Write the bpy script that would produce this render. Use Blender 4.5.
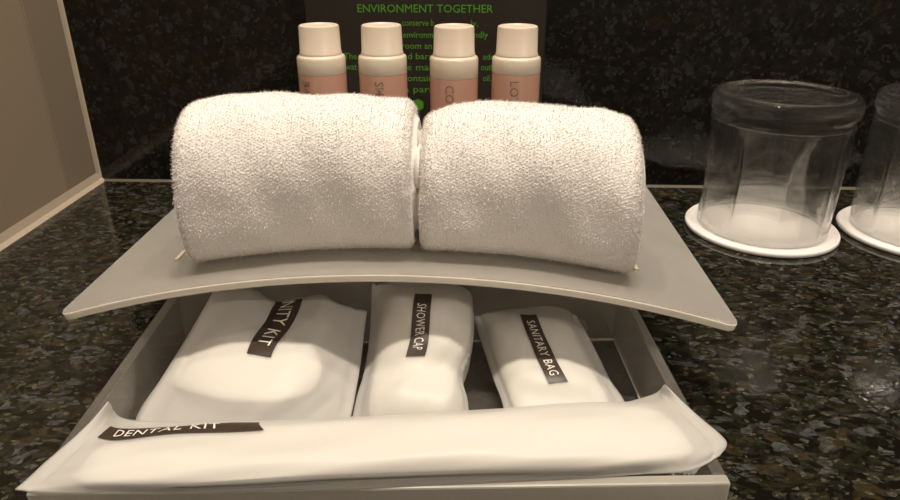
import bpy, bmesh, math, random
from mathutils import Vector, Matrix

random.seed(7)
for o in list(bpy.data.objects):
    bpy.data.objects.remove(o, do_unlink=True)
scene = bpy.context.scene
col = scene.collection
PI = math.pi

# ------------------------------------------------------------------ camera
CAM_H, FPX = 0.18, 685.0
PITCH, YAW = math.radians(24.865), math.radians(1.9)
cd = bpy.data.cameras.new('camera')
cd.sensor_fit = 'HORIZONTAL'
cd.sensor_width = 36.0
cd.lens = 36.0 * FPX / 900.0
cd.clip_start = 0.01
cam = bpy.data.objects.new('camera', cd)
col.objects.link(cam)
cam.location = (0, 0, CAM_H)
cam.rotation_euler = (PI / 2 - PITCH, 0, YAW)
scene.camera = cam
CAM_M = Matrix.Translation(cam.location) @ cam.rotation_euler.to_matrix().to_4x4()

# ------------------------------------------------------------------ world, lights, exposure
world = bpy.data.worlds.new('world')
scene.world = world
world.use_nodes = True
bg = world.node_tree.nodes['Background']
bg.inputs[0].default_value = (1.0, 0.84, 0.68, 1)
bg.inputs[1].default_value = 0.15

scene.view_settings.view_transform = 'Standard'
scene.view_settings.look = 'None'
scene.view_settings.exposure = 0.0
scene.view_settings.gamma = 1.0
scene.view_settings.use_curve_mapping = False


def area_light(name, loc, target, size, power, colour=(1.0, 0.80, 0.60)):
    l = bpy.data.lights.new(name, 'AREA')
    l.shape = 'DISK'
    l.size = size
    l.energy = power
    l.color = colour
    o = bpy.data.objects.new(name, l)
    col.objects.link(o)
    o.location = loc
    d = Vector(target) - Vector(loc)
    o.rotation_euler = d.to_track_quat('-Z', 'Y').to_euler()
    return o


WARM = (1.0, 0.87, 0.73)
for bx, by, pw in ((-.34, .16, 5.4), (-.06, .13, 6.6), (.20, .15, 6.6), (.46, .12, 5.6)):
    area_light('ceiling_bulb', (bx, by, 1.45), (bx * .3, .27, 0), 0.075, pw, WARM)
area_light('ceiling_bulb', (0.06, 0.42, 1.45), (0, 0.30, 0), 0.09, 4.6, WARM)
area_light('added_glint_lamp', (1.158, -1.35, 1.384), (0, 0.3, 0), 0.024, 7.0, WARM)  # two added lamps, unseen behind the camera, for glints on counter and glass
area_light('added_glint_lamp', (1.667, -1.35, 1.431), (0, 0.3, 0), 0.024, 7.0, WARM)


# ------------------------------------------------------------------ helpers
def tag(o, label=None, cat=None, group=None, kind=None):
    if label: o['label'] = label
    if cat: o['category'] = cat
    if group: o['group'] = group
    if kind: o['kind'] = kind
    return o


def empty(name, loc, label, cat, group=None):
    o = bpy.data.objects.new(name, None)
    col.objects.link(o)
    o.location = loc
    o.empty_display_size = 0.02
    return tag(o, label, cat, group)


def mesh_obj(name, verts, faces, mat, parent=None, smooth=False, origin=None):
    """one mesh object; verts in world space, re-based on the parent's (unrotated) location"""
    base = Vector((0, 0, 0))
    if parent is not None:
        q = parent
        while q is not None:
            base += q.location
            q = q.parent
    off = Vector(origin) if origin is not None else base
    me = bpy.data.meshes.new(name)
    me.from_pydata([tuple(Vector(v) - off) for v in verts], [], faces)
    me.materials.append(mat)
    me.validate()
    bm = bmesh.new()
    bm.from_mesh(me)
    bmesh.ops.recalc_face_normals(bm, faces=bm.faces)
    bm.to_mesh(me)
    bm.free()
    if smooth:
        for p in me.polygons:
            p.use_smooth = True
    o = bpy.data.objects.new(name, me)
    col.objects.link(o)
    if parent is not None:
        o.parent = parent
    o.location = off - base
    return o


def bevel(o, w, seg=2, ang=35):
    m = o.modifiers.new('bevel', 'BEVEL')
    m.width = w
    m.segments = seg
    m.limit_method = 'ANGLE'
    m.angle_limit = math.radians(ang)
    return o


def box_vf(x0, x1, y0, y1, z0, z1):
    v = [(x0, y0, z0), (x1, y0, z0), (x1, y1, z0), (x0, y1, z0),
         (x0, y0, z1), (x1, y0, z1), (x1, y1, z1), (x0, y1, z1)]
    f = [(0, 3, 2, 1), (4, 5, 6, 7), (0, 1, 5, 4), (1, 2, 6, 5), (2, 3, 7, 6), (3, 0, 4, 7)]
    return v, f


def prism_vf(poly, axis_pts):
    """poly: list of 3D points (front face), axis_pts: offset vector for the back face"""
    n = len(poly)
    d = Vector(axis_pts)
    v = [Vector(p) for p in poly] + [Vector(p) + d for p in poly]
    f = [tuple(range(n - 1, -1, -1)), tuple(range(n, 2 * n))]
    for i in range(n):
        j = (i + 1) % n
        f.append((i, j, n + j, n + i))
    return v, f


def lathe_vf(profile, n, centre=(0, 0, 0)):
    """profile: list of (r,z); r==0 at either end closes with a pole"""
    v, f, rows = [], [], []
    cx, cy, cz = centre
    for r, z in profile:
        if r <= 1e-9:
            rows.append([len(v)])
            v.append((cx, cy, cz + z))
        else:
            rows.append(list(range(len(v), len(v) + n)))
            for k in range(n):
                a = 2 * PI * k / n
                v.append((cx + r * math.cos(a), cy + r * math.sin(a), cz + z))
    for a, b in zip(rows[:-1], rows[1:]):
        for k in range(n):
            k2 = (k + 1) % n
            if len(a) == 1 and len(b) == 1:
                continue
            if len(a) == 1:
                f.append((a[0], b[k], b[k2]))
            elif len(b) == 1:
                f.append((a[k], a[k2], b[0]))
            else:
                f.append((a[k], a[k2], b[k2], b[k]))
    return v, f


def text_mesh(body, size=1.0, align='CENTER', space=1.0):
    """flat lettering as (verts2d, faces), centred on its own box height"""
    cu = bpy.data.curves.new('lettering', 'FONT')
    cu.body = body
    cu.size = size
    cu.align_x = align
    cu.align_y = 'CENTER'
    cu.space_character = space
    cu.resolution_u = 2
    tmp = bpy.data.objects.new('lettering_source', cu)
    col.objects.link(tmp)
    dg = bpy.context.evaluated_depsgraph_get()
    dg.update()
    me = bpy.data.meshes.new_from_object(tmp.evaluated_get(dg))
    v = [(p.co.x, p.co.y) for p in me.vertices]
    f = [tuple(p.vertices) for p in me.polygons]
    bpy.data.objects.remove(tmp, do_unlink=True)
    bpy.data.curves.remove(cu)
    bpy.data.meshes.remove(me)
    return v, f


def P(x, y, z=None, Y=None, lift=0.0):
    """place point seen along a line of sight at a known real height z or depth Y"""
    d = CAM_M.to_3x3() @ Vector(((x - 450) / FPX, -(y - 250) / FPX, -1.0))
    c = CAM_M.translation
    t = (z - c.z) / d.z if z is not None else (Y - c.y) / d.y
    return c + d * t


def project(p):
    q = CAM_M.inverted() @ Vector(p)
    return 450 + FPX * q.x / -q.z, 250 - FPX * q.y / -q.z


# ------------------------------------------------------------------ materials
def new_mat(name):
    m = bpy.data.materials.new(name)
    m.use_nodes = True
    nt = m.node_tree
    nt.nodes.clear()
    out = nt.nodes.new('ShaderNodeOutputMaterial')
    return m, nt, out


def nd(nt, t, **kw):
    n = nt.nodes.new(t)
    for k, v in kw.items():
        setattr(n, k, v)
    return n


def principled(nt, out, colour=(.8, .8, .8), rough=.5, **inp):
    b = nd(nt, 'ShaderNodeBsdfPrincipled')
    b.inputs['Base Color'].default_value = (*colour, 1)
    b.inputs['Roughness'].default_value = rough
    for k, v in inp.items():
        b.inputs[k].default_value = v
    nt.links.new(b.outputs[0], out.inputs[0])
    return b


def plain(name, colour, rough=.5, noise=0.0, scale=60, bump=0.0, **inp):
    m, nt, out = new_mat(name)
    b = principled(nt, out, colour, rough, **inp)
    tc = nd(nt, 'ShaderNodeTexCoord')
    nz = nd(nt, 'ShaderNodeTexNoise')
    nz.inputs['Scale'].default_value = scale
    nz.inputs['Detail'].default_value = 4
    nt.links.new(tc.outputs['Object'], nz.inputs['Vector'])
    if noise:
        mx = nd(nt, 'ShaderNodeMix', data_type='RGBA')
        mx.inputs[6].default_value = (*[c * (1 - noise) for c in colour], 1)
        mx.inputs[7].default_value = (*[min(1, c * (1 + noise)) for c in colour], 1)
        nt.links.new(nz.outputs['Fac'], mx.inputs[0])
        nt.links.new(mx.outputs[2], b.inputs['Base Color'])
    if bump:
        bp = nd(nt, 'ShaderNodeBump')
        bp.inputs['Strength'].default_value = bump
        bp.inputs['Distance'].default_value = 0.001
        nt.links.new(nz.outputs['Fac'], bp.inputs['Height'])
        nt.links.new(bp.outputs[0], b.inputs['Normal'])
    return m


def granite(name, base, spec, rough, bright):
    """polished dark granite: mineral flakes of grey, green and brown in a black ground"""
    m, nt, out = new_mat(name)
    b = principled(nt, out, base, rough)
    b.inputs['IOR'].default_value = 1.5
    b.inputs['Specular IOR Level'].default_value = spec
    tc = nd(nt, 'ShaderNodeTexCoord')
    warp = nd(nt, 'ShaderNodeTexNoise')
    warp.inputs['Scale'].default_value = 55
    warp.inputs['Detail'].default_value = 3
    nt.links.new(tc.outputs['Object'], warp.inputs['Vector'])
    add = nd(nt, 'ShaderNodeVectorMath', operation='MULTIPLY_ADD')
    add.inputs[1].default_value = (.010, .010, .010)
    nt.links.new(warp.outputs['Color'], add.inputs[0])
    nt.links.new(tc.outputs['Object'], add.inputs[2])
    last = None
    specs = [  # scale, lower, upper threshold, colour
        (165, .45, .80, tuple(c * bright for c in (.022, .022, .011))),
        (260, .62, .86, tuple(c * bright for c in (.040, .038, .030))),
        (135, .84, .92, tuple(c * bright for c in (.042, .030, .015))),
        (190, .84, .93, tuple(c * bright for c in (.075, .078, .080))),
        (430, .86, .96, tuple(c * bright for c in (.10, .095, .07))),
    ]
    cur = nd(nt, 'ShaderNodeRGB')
    cur.outputs[0].default_value = (*base, 1)
    last = cur.outputs[0]
    for k, (sc, lo, hi, c) in enumerate(specs):
        vo = nd(nt, 'ShaderNodeTexVoronoi', feature='F1')
        vo.inputs['Scale'].default_value = sc
        vo.inputs['Randomness'].default_value = 1
        mp = nd(nt, 'ShaderNodeMapping')
        mp.inputs['Location'].default_value = (k * 3.1, k * 1.7, k * .9)
        mp.inputs['Rotation'].default_value = (0, 0, .6 + k * .5)
        mp.inputs['Scale'].default_value = (1, 1.5, 1)
        nt.links.new(add.outputs[0], mp.inputs[0])
        nt.links.new(mp.outputs[0], vo.inputs['Vector'])
        sp = nd(nt, 'ShaderNodeSeparateColor')
        nt.links.new(vo.outputs['Color'], sp.inputs[0])
        mr = nd(nt, 'ShaderNodeMapRange')
        mr.inputs[1].default_value = lo
        mr.inputs[2].default_value = hi
        nt.links.new(sp.outputs[0], mr.inputs[0])
        nz = nd(nt, 'ShaderNodeTexNoise')
        nz.inputs['Scale'].default_value = sc * 1.7
        nz.inputs['Detail'].default_value = 3
        nt.links.new(mp.outputs[0], nz.inputs['Vector'])
        mr2 = nd(nt, 'ShaderNodeMapRange')
        mr2.inputs[1].default_value = .30
        mr2.inputs[2].default_value = .70
        nt.links.new(nz.outputs['Fac'], mr2.inputs[0])
        mu = nd(nt, 'ShaderNodeMath', operation='MULTIPLY')
        nt.links.new(mr.outputs[0], mu.inputs[0])
        nt.links.new(mr2.outputs[0], mu.inputs[1])
        mx = nd(nt, 'ShaderNodeMix', data_type='RGBA')
        nt.links.new(mu.outputs[0], mx.inputs[0])
        nt.links.new(last, mx.inputs[6])
        mx.inputs[7].default_value = (*c, 1)
        last = mx.outputs[2]
    nt.links.new(last, b.inputs['Base Color'])
    fine = nd(nt, 'ShaderNodeTexNoise')
    fine.inputs['Scale'].default_value = 420
    fine.inputs['Detail'].default_value = 2
    nt.links.new(tc.outputs['Object'], fine.inputs['Vector'])
    bp = nd(nt, 'ShaderNodeBump')
    bp.inputs['Strength'].default_value = .16
    bp.inputs['Distance'].default_value = .0004
    nt.links.new(fine.outputs['Fac'], bp.inputs['Height'])
    nt.links.new(bp.outputs[0], b.inputs['Normal'])
    return m


def frosted(name, colour, diffuse, translucent, rough, tcol=(.9, .88, .84)):
    """frosted acrylic sheet: rough refraction with a share of scattered light"""
    m, nt, out = new_mat(name)
    g = nd(nt, 'ShaderNodeBsdfPrincipled')
    g.inputs['Base Color'].default_value = (*tcol, 1)
    g.inputs['Roughness'].default_value = rough
    g.inputs['Transmission Weight'].default_value = 1
    g.inputs['IOR'].default_value = 1.45
    d = nd(nt, 'ShaderNodeBsdfDiffuse')
    d.inputs[0].default_value = (*colour, 1)
    t = nd(nt, 'ShaderNodeBsdfTranslucent')
    t.inputs[0].default_value = (*colour, 1)
    m1 = nd(nt, 'ShaderNodeMixShader')
    m1.inputs[0].default_value = translucent
    nt.links.new(d.outputs[0], m1.inputs[1])
    nt.links.new(t.outputs[0], m1.inputs[2])
    tc = nd(nt, 'ShaderNodeTexCoord')
    nz = nd(nt, 'ShaderNodeTexNoise')
    nz.inputs['Scale'].default_value = 35
    nz.inputs['Detail'].default_value = 5
    nt.links.new(tc.outputs['Object'], nz.inputs['Vector'])
    mr = nd(nt, 'ShaderNodeMapRange')
    mr.inputs[3].default_value = max(0, diffuse - .05)
    mr.inputs[4].default_value = diffuse + .05
    nt.links.new(nz.outputs['Fac'], mr.inputs[0])
    m2 = nd(nt, 'ShaderNodeMixShader')
    nt.links.new(mr.outputs[0], m2.inputs[0])
    nt.links.new(g.outputs[0], m2.inputs[1])
    nt.links.new(m1.outputs[0], m2.inputs[2])
    nt.links.new(m2.outputs[0], out.inputs[0])
    return m


def film(name, colour, clear):
    """milky plastic pouch film: scattering with some see-through"""
    m, nt, out = new_mat(name)
    b = nd(nt, 'ShaderNodeBsdfPrincipled')
    b.inputs['Base Color'].default_value = (*colour, 1)
    b.inputs['Roughness'].default_value = .42
    b.inputs['Specular IOR Level'].default_value = .35
    t = nd(nt, 'ShaderNodeBsdfTranslucent')
    t.inputs[0].default_value = (*colour, 1)
    m1 = nd(nt, 'ShaderNodeMixShader')
    m1.inputs[0].default_value = .35
    nt.links.new(b.outputs[0], m1.inputs[1])
    nt.links.new(t.outputs[0], m1.inputs[2])
    tr = nd(nt, 'ShaderNodeBsdfTransparent')
    m2 = nd(nt, 'ShaderNodeMixShader')
    m2.inputs[0].default_value = clear
    nt.links.new(m1.outputs[0], m2.inputs[1])
    nt.links.new(tr.outputs[0], m2.inputs[2])
    nt.links.new(m2.outputs[0], out.inputs[0])
    tc = nd(nt, 'ShaderNodeTexCoord')
    nz = nd(nt, 'ShaderNodeTexNoise')
    nz.inputs['Scale'].default_value = 120
    nz.inputs['Detail'].default_value = 4
    nt.links.new(tc.outputs['Object'], nz.inputs['Vector'])
    bp = nd(nt, 'ShaderNodeBump')
    bp.inputs['Strength'].default_value = .10
    bp.inputs['Distance'].default_value = .001
    nt.links.new(nz.outputs['Fac'], bp.inputs['Height'])
    nt.links.new(bp.outputs[0], b.inputs['Normal'])
    return m


def terry(name):
    m, nt, out = new_mat(name)
    b = principled(nt, out, (.82, .785, .75), .95)
    b.inputs['Specular IOR Level'].default_value = .15
    b.inputs['Sheen Weight'].default_value = .25
    b.inputs['Sheen Roughness'].default_value = .5
    tc = nd(nt, 'ShaderNodeTexCoord')
    nz = nd(nt, 'ShaderNodeTexNoise')
    nz.inputs['Scale'].default_value = 900
    nz.inputs['Detail'].default_value = 3
    nt.links.new(tc.outputs['Object'], nz.inputs['Vector'])
    bp = nd(nt, 'ShaderNodeBump')
    bp.inputs['Strength'].default_value = .5
    bp.inputs['Distance'].default_value = .0008
    nt.links.new(nz.outputs['Fac'], bp.inputs['Height'])
    nt.links.new(bp.outputs[0], b.inputs['Normal'])
    return m


def clear_glass(name, thin):
    """clear glass: thin-walled see-through with mirror reflection, plus a share of refraction"""
    m, nt, out = new_mat(name)
    b = principled(nt, out, (.98, .985, .98), .0)
    b.inputs['Transmission Weight'].default_value = 1
    b.inputs['IOR'].default_value = 1.5
    tr = nd(nt, 'ShaderNodeBsdfTransparent')
    tr.inputs[0].default_value = (.97, .97, .96, 1)
    gl = nd(nt, 'ShaderNodeBsdfGlossy')
    gl.inputs['Roughness'].default_value = .04
    lw = nd(nt, 'ShaderNodeLayerWeight')
    lw.inputs[0].default_value = .5
    pw = nd(nt, 'ShaderNodeMath', operation='POWER')
    pw.inputs[1].default_value = 4.0
    nt.links.new(lw.outputs['Facing'], pw.inputs[0])
    fr = nd(nt, 'ShaderNodeMath', operation='MULTIPLY_ADD')
    fr.inputs[1].default_value = .85
    fr.inputs[2].default_value = .045
    nt.links.new(pw.outputs[0], fr.inputs[0])
    m1 = nd(nt, 'ShaderNodeMixShader')
    nt.links.new(fr.outputs[0], m1.inputs[0])
    nt.links.new(tr.outputs[0], m1.inputs[1])
    nt.links.new(gl.outputs[0], m1.inputs[2])
    m2 = nd(nt, 'ShaderNodeMixShader')
    m2.inputs[0].default_value = thin
    nt.links.new(b.outputs[0], m2.inputs[1])
    nt.links.new(m1.outputs[0], m2.inputs[2])
    nt.links.new(m2.outputs[0], out.inputs[0])
    return m


M = {}
M['counter'] = granite('counter_granite', (.0060, .0055, .0037), .5, .028, .95)
M['splash'] = granite('wall_granite', (.006, .005, .0042), .40, .045, .36)
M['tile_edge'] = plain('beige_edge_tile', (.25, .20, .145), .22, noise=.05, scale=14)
M['tile'] = plain('beige_tile', (.30, .24, .17), .28, noise=.05, scale=14)
M['grout'] = plain('pale_grout', (.62, .52, .38), .8, noise=.1, scale=90, bump=.3)
M['caulk'] = plain('cream_caulk', (.42, .35, .26), .55, noise=.08, scale=60, bump=.3)
M['dark_caulk'] = plain('grey_caulk', (.10, .085, .065), .5, noise=.12, scale=80, bump=.3)
M['shelf'] = frosted('frosted_shelf_acrylic', (.80, .77, .71), .36, .42, .20)
M['acrylic'] = frosted('frosted_box_acrylic', (.70, .66, .59), .14, .5, .12, (.90, .88, .84))
M['front'] = frosted('frosted_front_acrylic', (.80, .76, .68), .55, .4, .25)
M['rim'] = frosted('edge_glow_acrylic', (.95, .92, .85), .80, .55, .2)  # shelf acrylic made paler: light piped to the cut edge, put into the colour
M['seam'] = plain('acrylic_seam', (.62, .58, .50), .3, noise=.05)
M['base'] = frosted('clear_base_acrylic', (.55, .52, .46), .10, .4, .18, (.85, .83, .79))
M['terry'] = terry('white_terry')
M['film'] = film('milky_pouch_film', (.79, .775, .735), .34)
M['pad'] = plain('cotton_white', (.80, .785, .74), .9, noise=.04, scale=300, bump=.2)
M['stripe'] = plain('brown_print', (.040, .026, .018), .45, noise=.15, scale=200)
M['ink'] = plain('cream_print', (.78, .74, .66), .5, noise=.05, scale=300)
M['cap'] = plain('cream_cap_plastic', (.66, .565, .455), .38, noise=.03, scale=50)
M['bottle'] = plain('milky_bottle_plastic', (.66, .575, .46), .33, noise=.03, scale=50)
M['pink'] = plain('pink_lotion', (.55, .315, .235), .25, noise=.05, scale=40)
M['bottle_ink'] = plain('grey_bottle_print', (.20, .15, .10), .5, noise=.05, scale=300)
M['card'] = plain('dark_card', (.022, .017, .013), .30, noise=.12, scale=60)
M['green'] = plain('green_print', (.075, .29, .016), .5, noise=.08, scale=300)
M['glass'] = clear_glass('clear_glass_wall', .58)
M['glass_base'] = clear_glass('clear_glass_base', .42)
M['paper'] = plain('white_coaster_paper', (.86, .82, .78), .75, noise=.03, scale=200, bump=.25)

# ------------------------------------------------------------------ the setting
WALL_Y, WALL_X = 0.512, -0.297
v, f = box_vf(WALL_X - .04, 1.1, -.55, WALL_Y + .03, -.03, 0)
o = mesh_obj('floor', v, f, M['counter'])
tag(o, 'polished black granite counter top with grey and green flecks', 'countertop', kind='structure')
v, f = box_vf(WALL_X - .04, 1.1, WALL_Y, WALL_Y + .03, 0, .75)
o = mesh_obj('wall_back', v, f, M['splash'])
tag(o, 'polished black granite backsplash behind the amenities', 'wall', kind='structure')
wl = bpy.data.objects.new('wall_left', None)
v, f = box_vf(WALL_X - .03, WALL_X - .0012, -.55, WALL_Y, 0, .75)
wl = mesh_obj('wall_left', v, f, M['grout'])
tag(wl, 'beige tiled side wall left of the counter', 'wall', kind='structure')
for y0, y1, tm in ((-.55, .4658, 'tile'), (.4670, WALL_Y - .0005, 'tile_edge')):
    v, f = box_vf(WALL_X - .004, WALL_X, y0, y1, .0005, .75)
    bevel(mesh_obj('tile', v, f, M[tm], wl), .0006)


def fillet(name, poly, axis, mat, label):
    v, f = prism_vf(poly, axis)
    tag(mesh_obj(name, v, f, mat), label, 'caulk', kind='structure')


fillet('trim_1', [(WALL_X, -.55, 0), (WALL_X + .0045, -.55, 0), (WALL_X + .0015, -.55, .0022), (WALL_X, -.55, .0075)],
       (0, .55 + WALL_Y, 0), M['caulk'], 'cream caulk bead where the tiled wall meets the counter')
fillet('trim_2', [(WALL_X, WALL_Y, .0005), (WALL_X, WALL_Y - .0042, .0005), (WALL_X + .0007, WALL_Y - .001, .0005), (WALL_X + .0018, WALL_Y, .0005)],
       (0, 0, .7495), M['caulk'], 'cream caulk bead up the corner of the two walls')
fillet('trim_3', [(WALL_X, WALL_Y, 0), (WALL_X, WALL_Y - .0028, 0), (WALL_X, WALL_Y - .001, .0008), (WALL_X, WALL_Y, .0012)],
       (1.39, 0, 0), M['dark_caulk'], 'thin grey joint line under the granite backsplash')

# ------------------------------------------------------------------ frosted acrylic box with arched shelf
AX, AR, ATOP = -0.030, 0.452, 0.0612           # arch centre, radius, crown height of the shelf's top
YF, YB, HALF, TH = 0.2337, 0.415, 0.1362, 0.0036


def arch(x):
    u = x - AX
    return ATOP - AR + math.sqrt(AR * AR - u * u)


ROT = math.radians(3.1)
ORG = Vector((-0.1302, 0.1485, 0))             # front left corner of the box
EX = Vector((math.cos(ROT), math.sin(ROT), 0))
EY = Vector((-math.sin(ROT), math.cos(ROT), 0))
BW, BD, BH, BT = 0.2098, 0.215, 0.030, 0.004
DIV = 0.1195                                    # distance of the upright divider from the front


def B(a, b, z):
    return ORG + EX * a + EY * b + Vector((0, 0, z))


caddy = empty('amenity_caddy', B(BW / 2, BD / 2, 0), 'frosted acrylic amenity box with an arched shelf on top', 'amenity box')


def bpanel(name, a0, a1, b0, b1, z0, z1, m='acrylic'):
    v, f = box_vf(a0, a1, b0, b1, z0, z1)
    o = mesh_obj(name, [B(*p) for p in v], f, M[m], caddy)
    return bevel(o, .0007)


bpanel('base_panel', BT, BW - BT, BT, BD - BT, .0006, .0046, 'base')
bpanel('front_panel', 0, BW, 0, BT, .0006, BH, 'front')
for a in (BT + .0001, BW - BT - .0009):
    bpanel('seam_bead', a, a + .0008, BT + .001, DIV - .001, .0047, .0053, 'seam')
for a in (0, BW - BT):
    # side panel: low in front, rising to carry the shelf behind the divider
    poly = []
    for b, z in ((BT, .0006), (BD, .0006), (BD, None), (DIV, None), (DIV, BH), (BT, BH)):
        p = B(a, b, 0)
        q = B(a + BT, b, 0)
        zz = z if z is not None else min(arch(p.x), arch(q.x)) - TH - .0004
        poly.append((p.x, p.y, zz))
    v, f = prism_vf(poly, EX * BT)
    bevel(mesh_obj('side_panel', v, f, M['acrylic'], caddy), .0007)
# divider with an arched top right under the shelf
N = 16
poly = []
p0, p1 = B(BT + .0004, DIV, .0047), B(BW - BT - .0004, DIV, .0047)
poly += [p0, p1]
for k in range(N + 1):
    p = p1.lerp(p0, k / N)
    poly.append(Vector((p.x, p.y, arch(p.x) - TH - .0004)))
v, f = prism_vf(poly, EY * .003)
div = mesh_obj('divider_panel', v, f, M['acrylic'], caddy)
# round button on the divider's right end, one on the left
for a in (.0225, BW - .0225):
    c = B(a, DIV - .0004, .0125)
    prof = [(0, 0), (.0040, 0), (.0046, -.0004), (.0046, -.001), (.0034, -.001), (.0028, -.0006), (0, -.0006)]
    v, f = lathe_vf(prof, 28)
    vv = [c + EX * p[0] + Vector((0, 0, 1)) * p[1] + EY * p[2] for p in map(Vector, v)]
    mesh_obj('round_button', vv, f, M['front'], div)
poly = [B(BT + .0004, BD - BT, .0047), B(BW - BT - .0004, BD - BT, .0047)]
for k in range(N + 1):
    p = poly[1].lerp(poly[0], k / N)
    poly.append(Vector((p.x, p.y, arch(p.x) - TH - .0004)))
v, f = prism_vf(poly, EY * .004)
mesh_obj('back_panel', v, f, M['acrylic'], caddy)

# the shelf sheet
NX, NY, RC = 64, 10, .006
top, bot, faces = [], [], []
us = [-HALF + 2 * HALF * i / NX for i in range(NX + 1)]
us = sorted(set([round(u, 6) for u in us] + [round(s * (HALF - RC * (1 - math.sin(a))), 6) for s in (-1, 1) for a in [PI / 2 * q / 6 for q in range(7)]]))
for u in us:
    e = max(0, abs(u) - (HALF - RC))
    cut = RC - math.sqrt(max(0, RC * RC - e * e))
    x = AX + u
    nrm = Vector((u / AR, 0, 1)).normalized()
    for j in range(NY + 1):
        y = (YF + cut) + (YB - YF - 2 * cut) * j / NY
        t = Vector((x, y, arch(x)))
        top.append(t)
        bot.append(t - nrm * TH)
n = len(top)
W = NY + 1
vv = top + bot
L = len(us)
for i in range(L - 1):
    for j in range(NY):
        a, b, c, d = i * W + j, (i + 1) * W + j, (i + 1) * W + j + 1, i * W + j + 1
        faces.append((a, b, c, d))
        faces.append((n + d, n + c, n + b, n + a))
    faces.append((i * W, n + i * W, n + (i + 1) * W, (i + 1) * W))
    faces.append((i * W + NY, (i + 1) * W + NY, n + (i + 1) * W + NY, n + i * W + NY))
for i in (0, L - 1):
    for j in range(NY):
        faces.append((i * W + j, i * W + j + 1, n + i * W + j + 1, n + i * W + j))
shelf = mesh_obj('arched_shelf', vv, faces, M['shelf'], caddy, smooth=False)
bevel(shelf, .0007, 2, 50)
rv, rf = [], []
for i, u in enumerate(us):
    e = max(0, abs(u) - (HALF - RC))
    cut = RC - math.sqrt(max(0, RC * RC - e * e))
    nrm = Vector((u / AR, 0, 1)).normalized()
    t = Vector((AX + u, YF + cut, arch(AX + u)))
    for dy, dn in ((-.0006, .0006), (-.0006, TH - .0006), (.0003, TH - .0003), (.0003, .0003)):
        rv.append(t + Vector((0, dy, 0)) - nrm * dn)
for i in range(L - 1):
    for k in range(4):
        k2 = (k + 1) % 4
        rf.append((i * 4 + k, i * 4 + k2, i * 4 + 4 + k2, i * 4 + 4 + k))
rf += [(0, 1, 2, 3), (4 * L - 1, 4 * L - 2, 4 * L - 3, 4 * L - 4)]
mesh_obj('edge_glow_rim', rv, rf, M['rim'], shelf)  # strip along the front edge, its glow painted in by a paler material
# tenons of the side panels standing a little proud of the shelf
for xa, ya, xb, yb in ((-.1285, .2640, -.1285, .2735), (.0695, .2615, .0695, .2770)):
    poly = [(x, y, arch(x) + dz) for x, y, dz in ((xa, ya, -.003), (xb, yb, -.003), (xb, yb, .0010), (xa, ya, .0010))]
    v, f = prism_vf(poly, EX * .0016)
    mesh_obj('tenon', v, f, M['cap'], shelf)


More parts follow.
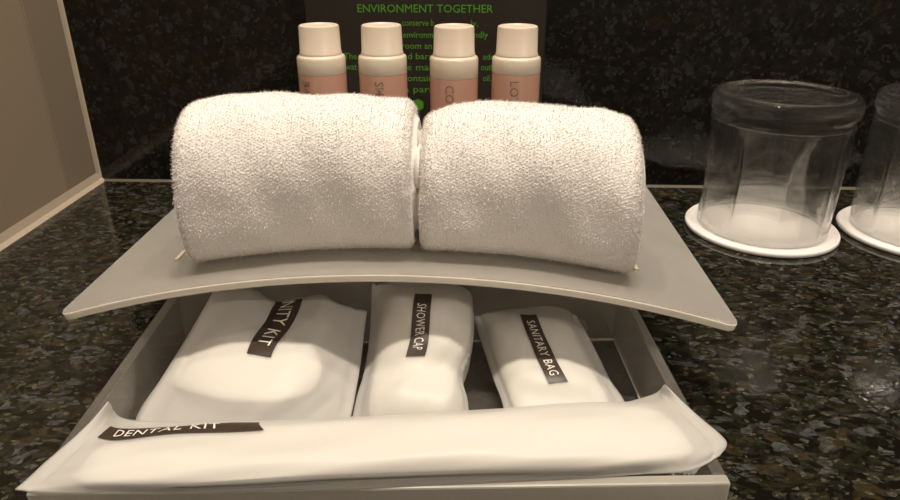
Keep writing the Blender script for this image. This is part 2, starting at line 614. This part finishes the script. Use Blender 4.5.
# ------------------------------------------------------------------ rolled towels
def make_towel(name, x0, x1, prof, label, seed, lean):
    """prof(t) -> (height of the top line, depth radius factor); a roll lying on the arch"""
    rng = random.Random(seed)
    NS, NA = 56, 72
    CY = 0.2700
    root = empty(name, ((x0 + x1) / 2, CY, arch((x0 + x1) / 2)), label, 'towel', 'rolled towels on the shelf')
    ph = [rng.uniform(0, 6.28) for _ in range(8)]

    def sec(x, a):
        """point of the roll surface at section x, angle a (0 = front, pi/2 = top)"""
        t = (x - x0) / (x1 - x0)
        zb = arch(x) + .0006
        zt = prof(t)
        rz = (zt - zb) / 2
        ry = .0265
        e = min(t, 1 - t) * (x1 - x0)
        k = 1.0
        if e < .005:
            q = 1 - e / .005
            k = 1 - (.13 if math.sin(a) > 0 else .05) * q ** 3.0
        ca, sa = math.cos(a), math.sin(a)
        # fuller where it sags onto the shelf
        if sa < 0:
            n_ = 2.0 + 1.8 * min(1, -sa * 2.5)
            rr = (abs(ca) ** n_ + abs(sa) ** n_) ** (-1 / n_)
            ca, sa = ca * rr, sa * rr
        flat = 1.0
        w = 1 + .020 * math.sin(7 * t + 2 * a + ph[0]) + .014 * math.sin(11 * t - 3 * a + ph[1]) + .008 * math.sin(23 * t + 5 * a + ph[2])
        if sa < -.5:
            w = 1 + (w - 1) * max(0, (1 + sa) / .5)
        zc = (zb + zt) / 2
        y = CY - ry * k * w * ca
        z = zc + rz * k * w * flat * sa
        if sa < 0:
            z = max(z, zb)
        return Vector((x, y, z))

    verts, faces = [], []
    xs = [x0 + (x1 - x0) * (0.5 - 0.5 * math.cos(PI * i / NS)) * .55 + (x1 - x0) * i / NS * .45 for i in range(NS + 1)]
    rows = []
    # spiral end caps: rings shrinking to the core
    def cap_ring(x, s, sgn):
        r = []
        c = sum((sec(x, 2 * PI * k / NA) for k in range(NA)), Vector()) / NA
        for k in range(NA):
            a = 2 * PI * k / NA
            p = c.lerp(sec(x, a), s)
            bulge = .0035 * math.cos(s * PI / 2) ** .5 if s < 1 else 0
            gro = -.0016 * (0.5 + 0.5 * math.cos(2 * PI * (s * 4.5) - a)) if s < .96 else 0
            p.x += sgn * (bulge + gro)
            r.append(p)
        return r
    ringsets = [cap_ring(xs[0], s / 24, -1) for s in range(1, 24)]
    ringsets += [[sec(x, 2 * PI * k / NA) for k in range(NA)] for x in xs]
    ringsets += [cap_ring(xs[-1], s / 24, 1) for s in range(23, 0, -1)]
    for r in ringsets:
        rows.append(len(verts))
        verts += r
    for i in range(len(rows) - 1):
        for k in range(NA):
            k2 = (k + 1) % NA
            faces.append((rows[i] + k, rows[i] + k2, rows[i + 1] + k2, rows[i + 1] + k))
    faces.append(tuple(rows[0] + k for k in range(NA)))
    faces.append(tuple(rows[-1] + k for k in range(NA - 1, -1, -1)))
    body = mesh_obj('roll', verts, faces, M['terry'], root, smooth=True)

    # pile: tufts on a diagonal lattice, plus loose fibres
    pv, pf = [], []

    def nrm(x, a):
        d = .02
        A = sec(x, a + d) - sec(x, a - d)
        Bx = sec(min(x1, x + .001), a) - sec(max(x0, x - .001), a)
        q = Bx.cross(A)
        if q.length < 1e-12:
            return Vector((0, 0, 1))
        q.normalize()
        c = Vector((x, CY, (arch(x) + prof(.5)) / 2))
        if q.dot(sec(x, a) - c) < 0:
            q = -q
        return q
    R0 = .0290
    step = .00125
    na = int(2 * PI * R0 / step)
    nx = int((x1 - x0) / step)
    for i in range(nx + 1):
        for k in range(na):
            a = 2 * PI * (k + .5 * (i % 2)) / na
            if -2.75 < a - 2 * PI * (a > PI) < -1.15 or PI * .95 < a < PI * 1.35:
                continue
            x = x0 + (x1 - x0) * (i + .5) / (nx + 1) + rng.gauss(0, .00010)
            a += rng.gauss(0, .004)
            x = min(max(x, x0 + .0002), x1 - .0002)
            p = sec(x, a)
            q = nrm(x, a)
            tx = Vector((1, 0, 0))
            tx = (tx - q * tx.dot(q)).normalized()
            ty = q.cross(tx)
            h = rng.uniform(.00014, .00030)
            w = .00058
            tip = p + q * h + tx * rng.gauss(.0002, .0002) + ty * rng.gauss(0, .0002)
            s = len(pv)
            d1 = (tx + ty) * w * .72
            d2 = (tx - ty) * w * .42
            pv += [p + d1, p + d2, p - d1, p - d2, tip]
            pf += [(s, s + 1, s + 4), (s + 1, s + 2, s + 4), (s + 2, s + 3, s + 4), (s + 3, s, s + 4)]
    for _ in range(12000):
        a = rng.uniform(-1.1, PI * .97)
        x = rng.uniform(x0, x1)
        if rng.random() < .22:
            x = x0 + abs(rng.gauss(0, .0025)) if rng.random() < .5 else x1 - abs(rng.gauss(0, .0025))
        p = sec(x, a)
        q = nrm(x, a)
        d = (q + Vector((rng.gauss(0, .35), rng.gauss(0, .35), rng.gauss(-.1, .35)))).normalized()
        sd = d.cross(Vector((rng.random(), rng.random(), rng.random()))).normalized() * .00014
        h = rng.uniform(.0005, .0014)
        s = len(pv)
        pv += [p + sd, p - sd, p + d * h]
        pf.append((s, s + 1, s + 2))
    pile = mesh_obj('pile', pv, pf, M['terry'], root)
    pile['kind'] = 'stuff'
    return root


def interp(pts):
    def g(t):
        if t <= pts[0][0]: return pts[0][1]
        for (a, za), (b, zb) in zip(pts[:-1], pts[1:]):
            if t <= b:
                s = (t - a) / (b - a)
                s = s * s * (3 - 2 * s)
                return za + (zb - za) * s
        return pts[-1][1]
    return g


make_towel('rolled_towel', -.1150, -.0232, interp([(0, .1195), (.2, .1208), (.5, .1211), (.75, .1218), (.9, .1202), (1, .1196)]),
           'white rolled terry towel on the shelf, the left one by the tiled wall', 3, 0)
make_towel('rolled_towel', -.0196, .0655, interp([(0, .1140), (.15, .1174), (.45, .1188), (.62, .1186), (.8, .1165), (1, .1125)]),
           'white rolled terry towel on the shelf, the right one nearer the glasses', 11, 0)

# the folded tongue of terry that shows in the gap between the rolls, part of the right roll
tw = [o for o in bpy.data.objects if o.name.startswith('rolled_towel') and o.location.x > 0]
ring = []
NT = 18
vv, ff = [], []
for i in range(15):
    t = i / 14
    c = Vector((-.0206 - .0002 * math.sin(3 * t), .2485 + .016 * t, (.0985) - .004 * (1 - t) + .001 * math.sin(4 * t)))
    r = .0016 * math.sqrt(max(.02, 1 - (2 * t - 1) ** 4))
    for k in range(NT):
        a = 2 * PI * k / NT
        vv.append(c + Vector((r * math.cos(a), 0, 4.5 * r * math.sin(a) * (1 + .08 * math.sin(5 * a + 3 * t)))))
for i in range(14):
    for k in range(NT):
        k2 = (k + 1) % NT
        ff.append((i * NT + k, i * NT + k2, (i + 1) * NT + k2, (i + 1) * NT + k))
ff += [tuple(range(NT)), tuple(range(14 * NT + NT - 1, 14 * NT - 1, -1))]
for o in tw:
    mesh_obj('tucked_corner', vv, ff, M['terry'], o, smooth=True)


# ------------------------------------------------------------------ toiletry bottles behind the towels
def make_bottle(x, y, word, label, dz=0.0, turn=0.0, fill=.0088):
    z0 = arch(x) + .0003
    r = .0121
    top = .1388 + dz - z0
    sh = top - .0142
    lvl = sh - fill
    root = empty('toiletry_bottle', (x, y, z0), label, 'bottle', 'toiletry bottles behind the towels')
    prof = [(0, lvl), (r, lvl), (r, sh - .0016), (r - .0004, sh - .0006), (r - .0015, sh), (.0105, sh + .0003), (0, sh + .0003)]
    v, f = lathe_vf(prof, 40, (x, y, z0))
    bevel(mesh_obj('bottle_shoulder', v, f, M['bottle'], root, smooth=True), .0001)
    prof = [(0, 0), (r - .0012, 0), (r, .0012), (r, lvl - .0001), (0, lvl - .0001)]
    v, f = lathe_vf(prof, 40, (x, y, z0))
    body = mesh_obj('filled_body', v, f, M['pink'], root, smooth=True)
    prof = [(0, sh + .0004), (.0105, sh + .0004), (.0105, sh + .0012), (.0102, sh + .0016), (.0099, top - .0010), (.0096, top - .0003), (.0090, top), (.0074, top), (.0070, top - .0004), (0, top - .0004)]
    v, f = lathe_vf(prof, 40, (x, y, z0))
    mesh_obj('cap', v, f, M['cap'], root, smooth=True)
    for ob in root.children:
        es = ob.modifiers.new('split', 'EDGE_SPLIT')
        es.split_angle = math.radians(40)
    tv, tf = text_mesh(word, .0060, 'LEFT', 1.05)
    out = []
    th0 = -PI / 2 + turn - .12
    for a, b in tv:
        th = th0 + b / r              # letter tops point right, reading downwards
        out.append(Vector((x + (r + .00035) * math.cos(th), y + (r + .00035) * math.sin(th), z0 + lvl - .0024 - a)))
    mesh_obj('lettering', out, tf, M['bottle_ink'], body)
    return root


BY = .350
for x, word, lab, dz, turn, fill in (
        (-.0763, 'BATH GEL', 'pink toiletry bottle with a cream cap, leftmost of the four', .0002, -.42, .0088),
        (-.0454, 'SHAMPOO', 'pink toiletry bottle with a cream cap, second from the left of the four', .0004, .05, .0088),
        (-.0096, 'CONDITIONER', 'pink toiletry bottle with a cream cap and CON print, third from the left', 0, -.05, .0100),
        (.0215, 'LOTION', 'pink toiletry bottle with a cream cap and LOT print, rightmost of the four', .0001, 0, .0078)):
    make_bottle(x, BY, word, lab, dz, turn, fill)

# ------------------------------------------------------------------ dark notice card with green print
CY_ = .490
card = empty('notice_card', (-.033, CY_, 0), 'dark upright notice card with green print behind the bottles', 'sign')
xl, xr = P(308, 50, Y=CY_).x, P(545, 50, Y=CY_).x
v, f = box_vf(xl, xr, CY_, CY_ + .003, .002, .205)
bevel(mesh_obj('card_panel', v, f, M['card'], card), .0012)
v, f = box_vf(xl, xr, CY_ - .004, CY_ + .012, .0003, .0022)
bevel(mesh_obj('foot', v, f, M['card'], card), .0005)


def card_text(body, xa, xb, y, hpx, parent):
    """print one line so that it spans the given stretch of the card"""
    tv, tf = text_mesh(body, 1.0, 'CENTER', 1.0)
    w = max(p[0] for p in tv) - min(p[0] for p in tv)
    mx = (max(p[0] for p in tv) + min(p[0] for p in tv)) / 2
    A, Bp = P(xa, y, Y=CY_), P(xb, y, Y=CY_)
    sx = (Bp.x - A.x) / w
    sy = abs(P(xa, y, Y=CY_).z - P(xa, y + hpx, Y=CY_).z) / .70
    c = (A + Bp) / 2
    out = [Vector((c.x + (a - mx) * sx, CY_ - .00015, c.z + b * sy)) for a, b in tv]
    return mesh_obj('lettering', out, tf, M['green'], parent)


card_text('ENVIRONMENT TOGETHER', 357.5, 493, 9, 8.0, card)
for body, xa, xb, y in (('conserve b', 402, 434, 23), ('ly,', 471, 478, 23.5), ('environm', 403, 433, 35), ('ndly', 474, 488, 35),
                        ('room an', 402, 432, 46), ('The', 344, 357, 56.5), ('nd barri', 403, 434, 56.5), ('ade', 483, 494, 57),
                        ('wat', 345, 357, 67), ('re mad', 403, 434, 67.5), ('outh', 481, 494, 67.5),
                        ('contain', 403, 433, 78.5), ('oil.', 483, 491, 78.5), ('n para', 404, 434, 89.5)):
    card_text(body, xa, xb, y, 6.4, card)
for x, y, rp in ((418, 105, 6.2), (436, 104, 6.0)):
    c = P(x, y, Y=CY_)
    r = abs(P(x + rp, y, Y=CY_).x - c.x)
    v = [(c.x + r * math.cos(PI / 3 * k + PI / 6), CY_ - .00015, c.z + r * math.sin(PI / 3 * k + PI / 6)) for k in range(6)]
    mesh_obj('green_emblem', v, [(0, 1, 2, 3, 4, 5)], M['green'], card)


# ------------------------------------------------------------------ pouches: smooth sheets through control points
def catmull(p0, p1, p2, p3, t):
    return .5 * ((2 * p1) + (p2 - p0) * t + (2 * p0 - 5 * p1 + 4 * p2 - p3) * t * t + (3 * p1 - p0 - 3 * p2 + p3) * t ** 3)


class Sheet:
    def __init__(self, grid):
        self.g = grid
        self.nr, self.nc = len(grid), len(grid[0])

    def line(self, pts, t):
        n = len(pts) - 1
        s = min(max(t, 0), 1) * n
        i = min(int(s), n - 1)
        q = lambda k: pts[k] if 0 <= k <= n else (2 * pts[0] - pts[1] if k < 0 else 2 * pts[n] - pts[n - 1])
        return catmull(q(i - 1), q(i), q(i + 1), q(i + 2), s - i)

    def at(self, u, v):
        return self.line([self.line(r, u) for r in self.g], v)

    def normal(self, u, v):
        e = .004
        a = self.at(min(1, u + e), v) - self.at(max(0, u - e), v)
        b = self.at(u, min(1, v + e)) - self.at(u, max(0, v - e))
        n = a.cross(b)
        n.normalize()
        return n if n.z > 0 else -n

    def find(self, x, y, u=.5, v=.5):
        """the sheet coordinates of the point seen at a spot of the photograph"""
        best = min(((project(self.at(i / 24, j / 24))[0] - x) ** 2 + (project(self.at(i / 24, j / 24))[1] - y) ** 2, i / 24, j / 24)
                   for i in range(25) for j in range(25))
        u, v = best[1], best[2]
        for _ in range(12):
            p = project(self.at(u, v))
            e = .002
            pu, pv = project(self.at(u + e, v)), project(self.at(u, v + e))
            a, b, c, d = (pu[0] - p[0]) / e, (pv[0] - p[0]) / e, (pu[1] - p[1]) / e, (pv[1] - p[1]) / e
            det = a * d - b * c
            if abs(det) < 1e-6: break
            rx, ry = x - p[0], y - p[1]
            u = min(max(u + (d * rx - b * ry) / det, 0), .998)
            v = min(max(v + (a * ry - c * rx) / det, 0), .998)
        return u, v


def make_pouch(name, grid, label, thick, nu=44, nv=44, wr=.00045, seed=1, seal=.07, floor_z=.0050, rest=None):
    rng = random.Random(seed)
    sh = Sheet(grid)
    ph = [rng.uniform(0, 6.28) for _ in range(6)]
    base = sh.at

    def at(u, v):
        p = base(u, v)
        m = min(u, 1 - u, v * 1.2, (1 - v) * 1.2)
        k = min(1, max(0, m / .12))
        p = p.copy()
        p.z += wr * k * (math.sin(17 * u + 6 * v + ph[0]) + .7 * math.sin(9 * u - 21 * v + ph[1]) + .5 * math.sin(33 * u + 27 * v + ph[2]))
        if seal:
            s = min(u, 1 - u)
            if abs(s - seal) < .012:
                p.z -= .0007 * (1 - abs(s - seal) / .012)
        return p
    sh.at = at
    c = at(.5, .5)
    root = empty(name, (c.x, c.y, floor_z), label, 'pouch')
    top, bot = [], []
    for j in range(nv + 1):
        for i in range(nu + 1):
            u, v = i / nu, j / nv
            p = at(u, v)
            m = min(u, 1 - u, v, 1 - v)
            k = min(1, max(0, (m - .02) / .12))
            k = k * k * (3 - 2 * k)
            q = p.copy()
            q.z = max(p.z - .0005 - thick * k, floor_z if rest is None else rest(p))
            p.z = max(p.z, q.z + .0004)
            top.append(p)
            bot.append(q)
    n, W = len(top), nu + 1
    faces = []
    for j in range(nv):
        for i in range(nu):
            a, b, c_, d = j * W + i, j * W + i + 1, (j + 1) * W + i + 1, (j + 1) * W + i
            faces.append((a, d, c_, b))
            faces.append((n + a, n + b, n + c_, n + d))
    for i in range(nu):
        faces.append((i, i + 1, n + i + 1, n + i))
        a = nv * W + i
        faces.append((a + 1, a, n + a, n + a + 1))
    for j in range(nv):
        faces.append(((j + 1) * W, j * W, n + j * W, n + (j + 1) * W))
        a = j * W + nu
        faces.append((a, a + W, n + a + W, n + a))
    mesh_obj('film_sleeve', top + bot, faces, M['film'], root, smooth=True)
    return root, sh


def contents(root, sh, name, uc, vc, ru, rv, power=2.0, depth=.0009, thick=.0022, mat='pad'):
    """the thing packed in the sleeve, pressing against the film from inside"""
    NR, NA = 8, 40
    top, bot, faces = [], [], []
    for i in range(NR + 1):
        for k in range(NA):
            a = 2 * PI * k / NA
            c, s_ = math.cos(a), math.sin(a)
            rr = (abs(c) ** power + abs(s_) ** power) ** (-1 / power) * max(.02, i / NR)
            u, v = uc + ru * rr * c, vc + rv * rr * s_
            p = sh.at(min(max(u, .03), .97), min(max(v, .03), .97))
            e = (i / NR) ** 6 * .0004
            top.append(p - Vector((0, 0, depth + e)))
            bot.append(p - Vector((0, 0, depth + thick - e)))
    n = len(top)
    for i in range(NR):
        for k in range(NA):
            k2 = (k + 1) % NA
            faces.append((i * NA + k, i * NA + k2, (i + 1) * NA + k2, (i + 1) * NA + k))
            faces.append((n + i * NA + k, n + (i + 1) * NA + k, n + (i + 1) * NA + k2, n + i * NA + k2))
    faces.append(tuple(range(NA - 1, -1, -1)))
    faces.append(tuple(range(n, n + NA)))
    for k in range(NA):
        k2 = (k + 1) % NA
        faces.append((NR * NA + k, NR * NA + k2, n + NR * NA + k2, n + NR * NA + k))
    return mesh_obj(name, top, faces, M[mat], root, smooth=True) if False else mesh_obj(name, top + bot, faces, M[mat], root, smooth=True)


def stripe(root, sh, corners, word, along, tsize, lift=.00035, tpos=.5, nl=40, nw=5):
    """a printed stripe over the sheet: corners (u,v) = start-left, start-right, end-right, end-left
    of the reading direction; lettering is wrapped onto the same strip"""
    A, Bc, C, D = [Vector((c[0], c[1])) for c in corners]

    def uv(s, t):        # s along, t across (0 = letter feet side, 1 = letter tops side)
        return A.lerp(D, s).lerp(Bc.lerp(C, s), t)

    def pt(s, t, l):
        q = uv(s, t)
        return sh.at(q.x, q.y) + sh.normal(q.x, q.y) * l
    verts, faces = [], []
    for i in range(nl + 1):
        for j in range(nw + 1):
            verts.append(pt(i / nl, j / nw, lift))
    for i in range(nl):
        for j in range(nw):
            a = i * (nw + 1) + j
            faces.append((a, a + 1, a + nw + 2, a + nw + 1))
    st = mesh_obj('label_stripe', verts, faces, M['stripe'], root, smooth=True)
    ln = sum((pt((i + 1) / nl, .5, 0) - pt(i / nl, .5, 0)).length for i in range(nl))
    wd = (pt(.5, 1, 0) - pt(.5, 0, 0)).length
    tv, tf = text_mesh(word, 1.0, 'CENTER', 1.08)
    w = max(p[0] for p in tv) - min(p[0] for p in tv)
    mx = (max(p[0] for p in tv) + min(p[0] for p in tv)) / 2
    hgt = max(p[1] for p in tv) - min(p[1] for p in tv)
    my = (max(p[1] for p in tv) + min(p[1] for p in tv)) / 2
    sx = along / w                     # share of the stripe's length the word takes
    sy = tsize / hgt                   # share of the stripe's width
    # split long triangles so the letters bend with the sheet
    bm = bmesh.new()
    bv = [bm.verts.new(((a - mx) * sx + tpos, (b - my) * sy + .5, 0)) for a, b in tv]
    for fc in tf:
        try: bm.faces.new([bv[k] for k in fc])
        except ValueError: pass
    bmesh.ops.triangulate(bm, faces=bm.faces)
    bm.verts.ensure_lookup_table()
    bm.verts.index_update()
    out = [pt(min(max(q.co.x, 0), 1), min(max(q.co.y, 0), 1), lift + .0003) for q in bm.verts]
    fs = [tuple(q.index for q in fc.verts) for fc in bm.faces]
    bm.free()
    mesh_obj('lettering', out, fs, M['ink'], st)
    return st


V3 = lambda x, y, z: Vector((x, y, z))
YBK = .2610
# --- vanity kit
g = [[P(214, 290, Y=.262), P(250, 288, Y=.263), P(277, 302, Y=.263), P(300, 298, Y=.264), P(322, 295, Y=.265), P(340, 304, Y=.265), P(367, 311, Y=.266)],
     [P(198, 318, z=.0290), P(232, 318, z=.0315), P(268, 322, z=.030), P(296, 322, z=.0315), P(322, 324, z=.030), P(342, 328, z=.026), P(364, 334, z=.021)],
     [P(182, 345, z=.0225), P(216, 342, z=.0265), P(254, 345, z=.028), P(286, 348, z=.028), P(316, 352, z=.026), P(338, 356, z=.022), P(361, 360, z=.017)],
     [P(160, 380, z=.0150), P(200, 376, z=.0215), P(246, 380, z=.0245), P(282, 384, z=.024), P(310, 386, z=.021), P(333, 388, z=.0165), P(356, 390, z=.0125)],
     [P(136, 418, z=.0105), P(186, 416, z=.0160), P(236, 414, z=.0190), P(274, 413, z=.0185), P(304, 412, z=.016), P(329, 411, z=.0125), P(352, 411, z=.010)],
     [V3(-.1215, .190, .0062), V3(-.108, .190, .0065), V3(-.093, .190, .0068), V3(-.079, .190, .0068), V3(-.067, .191, .0066), V3(-.056, .191, .0064), V3(-.0465, .192, .0060)]]
vk, sh = make_pouch('vanity_kit_pouch', g, 'milky plastic vanity kit pouch in the box, left of the three', .009, seed=4)
uv = sh.find(256, 362)
contents(vk, sh, 'cotton_pads', uv[0], uv[1], .36, .21)
sA, sB, sC, sD = sh.find(276, 302), sh.find(303, 299), sh.find(271, 358), sh.find(247, 354)
stripe(vk, sh, [sA, sB, sC, sD], 'VANITY KIT', 1.12, .50, tpos=.31)

# --- shower cap
g = [[P(372, 284, Y=.263), P(384, 283, Y=.264), P(404, 280, Y=.264), P(428, 280, Y=.265), P(452, 283, Y=.265), P(470, 292, Y=.266), P(473, 306, Y=.266)],
     [P(371, 310, z=.0270), P(384, 309, z=.0330), P(404, 306, z=.0385), P(428, 306, z=.040), P(452, 308, z=.038), P(468, 312, z=.034), P(474, 322, z=.027)],
     [P(369, 342, z=.0200), P(382, 342, z=.0265), P(404, 340, z=.031), P(428, 340, z=.032), P(450, 342, z=.031), P(467, 345, z=.027), P(472, 350, z=.021)],
     [P(364, 372, z=.0150), P(378, 372, z=.0205), P(400, 370, z=.0240), P(424, 369, z=.0240), P(444, 370, z=.023), P(456, 373, z=.020), P(463, 378, z=.015)],
     [P(356, 400, z=.0125), P(372, 398, z=.0190), P(396, 396, z=.0225), P(422, 395, z=.023), P(446, 396, z=.0225), P(460, 399, z=.018), P(468, 402, z=.0125)],
     [V3(-.0445, .200, .0090), V3(-.038, .200, .0100), V3(-.028, .200, .0115), V3(-.019, .200, .0115), V3(-.010, .201, .0110), V3(-.004, .201, .0100), V3(.0008, .201, .0085)]]
sc, sh = make_pouch('shower_cap_pouch', g, 'milky plastic shower cap pouch, the middle one in the box', .012, seed=9)
contents(sc, sh, 'folded_cap', .53, .5, .40, .46, 5.0)
sA, sB, sC, sD = sh.find(415, 294), sh.find(432, 295), sh.find(425, 356), sh.find(406, 357)
stripe(sc, sh, [sA, sB, sC, sD], 'SHOWER CAP', .68, .50, tpos=.55)

# --- sanitary bag
g = [[P(474, 316, Y=.266), P(488, 312, Y=.266), P(506, 309, Y=.267), P(524, 308, Y=.267), P(546, 306, Y=.268), P(564, 309, Y=.268), P(577, 316, Y=.268)],
     [P(479, 334, z=.0185), P(494, 331, z=.0235), P(512, 330, z=.0260), P(532, 329, z=.0265), P(553, 328, z=.0255), P(572, 330, z=.023), P(587, 334, z=.018)],
     [P(486, 356, z=.0150), P(501, 354, z=.0200), P(520, 353, z=.0230), P(541, 352, z=.0235), P(562, 352, z=.023), P(582, 353, z=.020), P(599, 357, z=.015)],
     [P(494, 380, z=.0125), P(509, 378, z=.0175), P(530, 377, z=.0205), P(552, 377, z=.0210), P(574, 377, z=.0205), P(594, 378, z=.0175), P(611, 381, z=.0125)],
     [P(503, 405, z=.0105), P(518, 404, z=.0135), P(541, 403, z=.0150), P(564, 403, z=.015), P(587, 402, z=.0145), P(607, 402, z=.0125), P(625, 403, z=.0102)],
     [V3(.0155, .200, .0068), V3(.0225, .200, .0074), V3(.0315, .200, .0078), V3(.0405, .201, .0078), V3(.0485, .201, .0076), V3(.056, .202, .0072), V3(.0625, .202, .0066)]]
sb, sh = make_pouch('sanitary_bag_pouch', g, 'milky plastic sanitary bag pouch in the box, right of the three', .008, seed=14, wr=.0002)
contents(sb, sh, 'folded_bag', .5, .5, .37, .44, 6.0)
sA, sB, sC, sD = sh.find(520, 315), sh.find(536, 315), sh.find(568, 382), sh.find(549, 384)
stripe(sb, sh, [sA, sB, sC, sD], 'SANITARY BAG', .80, .50, tpos=.50)

# --- dental kit lying across the front
def on_walls(p):
    """lowest level the pouch may sink to: the wall tops, or the other pouches inside the box"""
    d = p - ORG
    a, b = d.dot(EX), d.dot(EY)
    return .0304 if (b < BT + .0026 or a < BT + .0028 or a > BW - BT - .0028) else .017



g = [[P(108, 401, z=.0365), P(127, 419, z=.0250), V3(-.0950, .1920, .0225), V3(-.060, .1945, .0225), V3(-.020, .2000, .0200), V3(.015, .2035, .0190), V3(.040, .2050, .0200), P(648, 396, z=.0270), P(665, 384, z=.0365)],
     [P(92, 420, z=.0358), P(118, 431, z=.0310), P(185, 427, z=.0315), P(265, 423, z=.0315), P(385, 414, z=.0315), P(500, 408, z=.0315), P(590, 404, z=.0315), P(650, 402, z=.0325), P(683, 402, z=.0350)],
     [P(72, 439, z=.0348), P(108, 443, z=.0340), P(180, 439, z=.0350), P(270, 435, z=.0358), P(390, 424, z=.0380), P(510, 420, z=.0380), P(600, 417, z=.0375), P(662, 416, z=.0358), P(702, 419, z=.0345)],
     [P(44, 463, z=.0332), P(90, 463, z=.0350), P(165, 461, z=.0378), P(265, 457, z=.0390), P(395, 452, z=.0392), P(520, 447, z=.0390), P(615, 444, z=.0380), P(680, 440, z=.0355), P(720, 434, z=.0335)],
     [P(28, 478, z=.0320), P(72, 482, z=.0335), P(152, 481, z=.0352), P(262, 477, z=.0360), P(398, 471, z=.0362), P(528, 466, z=.0360), P(622, 462, z=.0355), P(690, 457, z=.0335), P(727, 444, z=.0322)],
     [P(15, 489, z=.0312), P(55, 492, z=.0310), P(142, 491, z=.0310), P(258, 487, z=.0310), P(398, 481, z=.0310), P(530, 476, z=.0310), P(624, 473, z=.0310), P(688, 470, z=.0310), P(720, 455, z=.0312)]]
dk, sh = make_pouch('dental_kit_pouch', g, 'long milky dental kit pouch lying across the front of the box', .006, nu=90, nv=36, wr=.00045, seed=21, seal=.045, floor_z=.017, rest=on_walls)
contents(dk, sh, 'toothbrush_pack', .5, .50, .40, .30, 6.0)
sA, sD = sh.find(97, 438), sh.find(264, 431)
sB, sC = (sA[0] + .015, sA[1] - .17), (sD[0] + .0, sD[1] - .13)
sB, sC = (sB[0], max(.02, sB[1])), (sC[0], max(.02, sC[1]))
stripe(dk, sh, [sA, sB, sC, sD], 'DENTAL KIT', .66, .50, tpos=.47, nw=8)

# ------------------------------------------------------------------ glasses turned down on paper coasters
NPAN = 9


def make_glass(cx, cy, turn, label):
    zb = .0032
    Hh = .0880
    root = empty('drinking_glass', (cx, cy, zb), label, 'glass', 'upturned glasses on coasters')
    n = 216
    facet = lambda z: max(0, min(1, (z - .006) / .012)) * max(0, min(1, (.0700 - z) / .004))
    # wall: outer side from the rim (down) to the heel, then back down the faceted inside
    wall = [('o', .0395, 0), ('o', .0402, .0004), ('o', .0405, .0012), ('o', .0407, .006), ('o', .0409, .018), ('o', .0413, .040), ('o', .0417, .060), ('o', .0419, .0700), ('o', .0419, .0715),
            ('i', .0394, .0715), ('i', .0394, .0700), ('i', .0393, .060), ('i', .0389, .040), ('i', .0385, .018), ('i', .0383, .006), ('i', .0386, .0002), ('i', .0390, 0)]
    v, faces, rows = [], [], []
    for part, r, z in wall:
        rows.append(list(range(len(v), len(v) + n)))
        for k in range(n):
            a = 2 * PI * k / n
            m = (a + turn) % (2 * PI / NPAN) - PI / NPAN
            rr = r
            rr = r * (1 - facet(z) * .9 * (1 - math.cos(PI / NPAN) / math.cos(m)))
            if part == 'o':          # a thin rounded rib along each facet corner
                dc = (PI / NPAN - abs(m)) * r
                rr += facet(z) * .0007 * math.exp(-(dc / .0011) ** 2)
            v.append((cx + rr * math.cos(a), cy + rr * math.sin(a), zb + z))
    for i in range(len(rows)):
        a, b = rows[i], rows[(i + 1) % len(rows)]
        for k in range(n):
            k2 = (k + 1) % n
            faces.append((a[k], a[k2], b[k2], b[k]))
    w_ = mesh_obj('wall', v, faces, M['glass'], root, smooth=True)
    heel = [(0, .0725), (.020, .0725), (.0330, .0722), (.0394, .0716), (.0419, .0716), (.0413, .0735), (.0413, .0750), (.0426, .0768), (.0432, .0790), (.0432, .0810), (.0430, .0845), (.0420, .0868), (.0404, Hh), (.0375, Hh), (.0355, .0868), (.0335, .0855), (.020, .0850), (0, .0850)]
    v, faces = lathe_vf(heel, n, (cx, cy, zb))
    h_ = mesh_obj('thick_base', v, faces, M['glass_base'], root, smooth=True)
    for q in (w_, h_):
        es = q.modifiers.new('split', 'EDGE_SPLIT')
        es.split_angle = math.radians(24 if q is w_ else 48)
    return root


def make_coaster(cx, cy, label):
    prof = [(0, 0.0003), (.0462, .0003), (.0474, .0006), (.0479, .0016), (.0478, .0030), (.0472, .0037), (.0464, .0037), (.0458, .0032), (.0450, .0030), (.0300, .0029), (0, .0029)]
    v, f = lathe_vf(prof, 72, (cx, cy, 0))
    o = mesh_obj('paper_coaster', v, f, M['paper'], smooth=True, origin=(cx, cy, 0))
    tag(o, label, 'coaster', 'paper coasters under the glasses')


G1 = (.1930, .4290)
G2 = (.2935, .4235)
make_coaster(*G1, 'round white paper coaster under the whole glass beside the towels')
make_coaster(*G2, 'round white paper coaster under the glass cut off at the right edge')
make_glass(*G1, PI / 12 + .06, 'clear upturned tumbler beside the towels, seen whole')
make_glass(*G2, PI / 72, 'clear upturned tumbler at the right edge of the view, partly cut off')
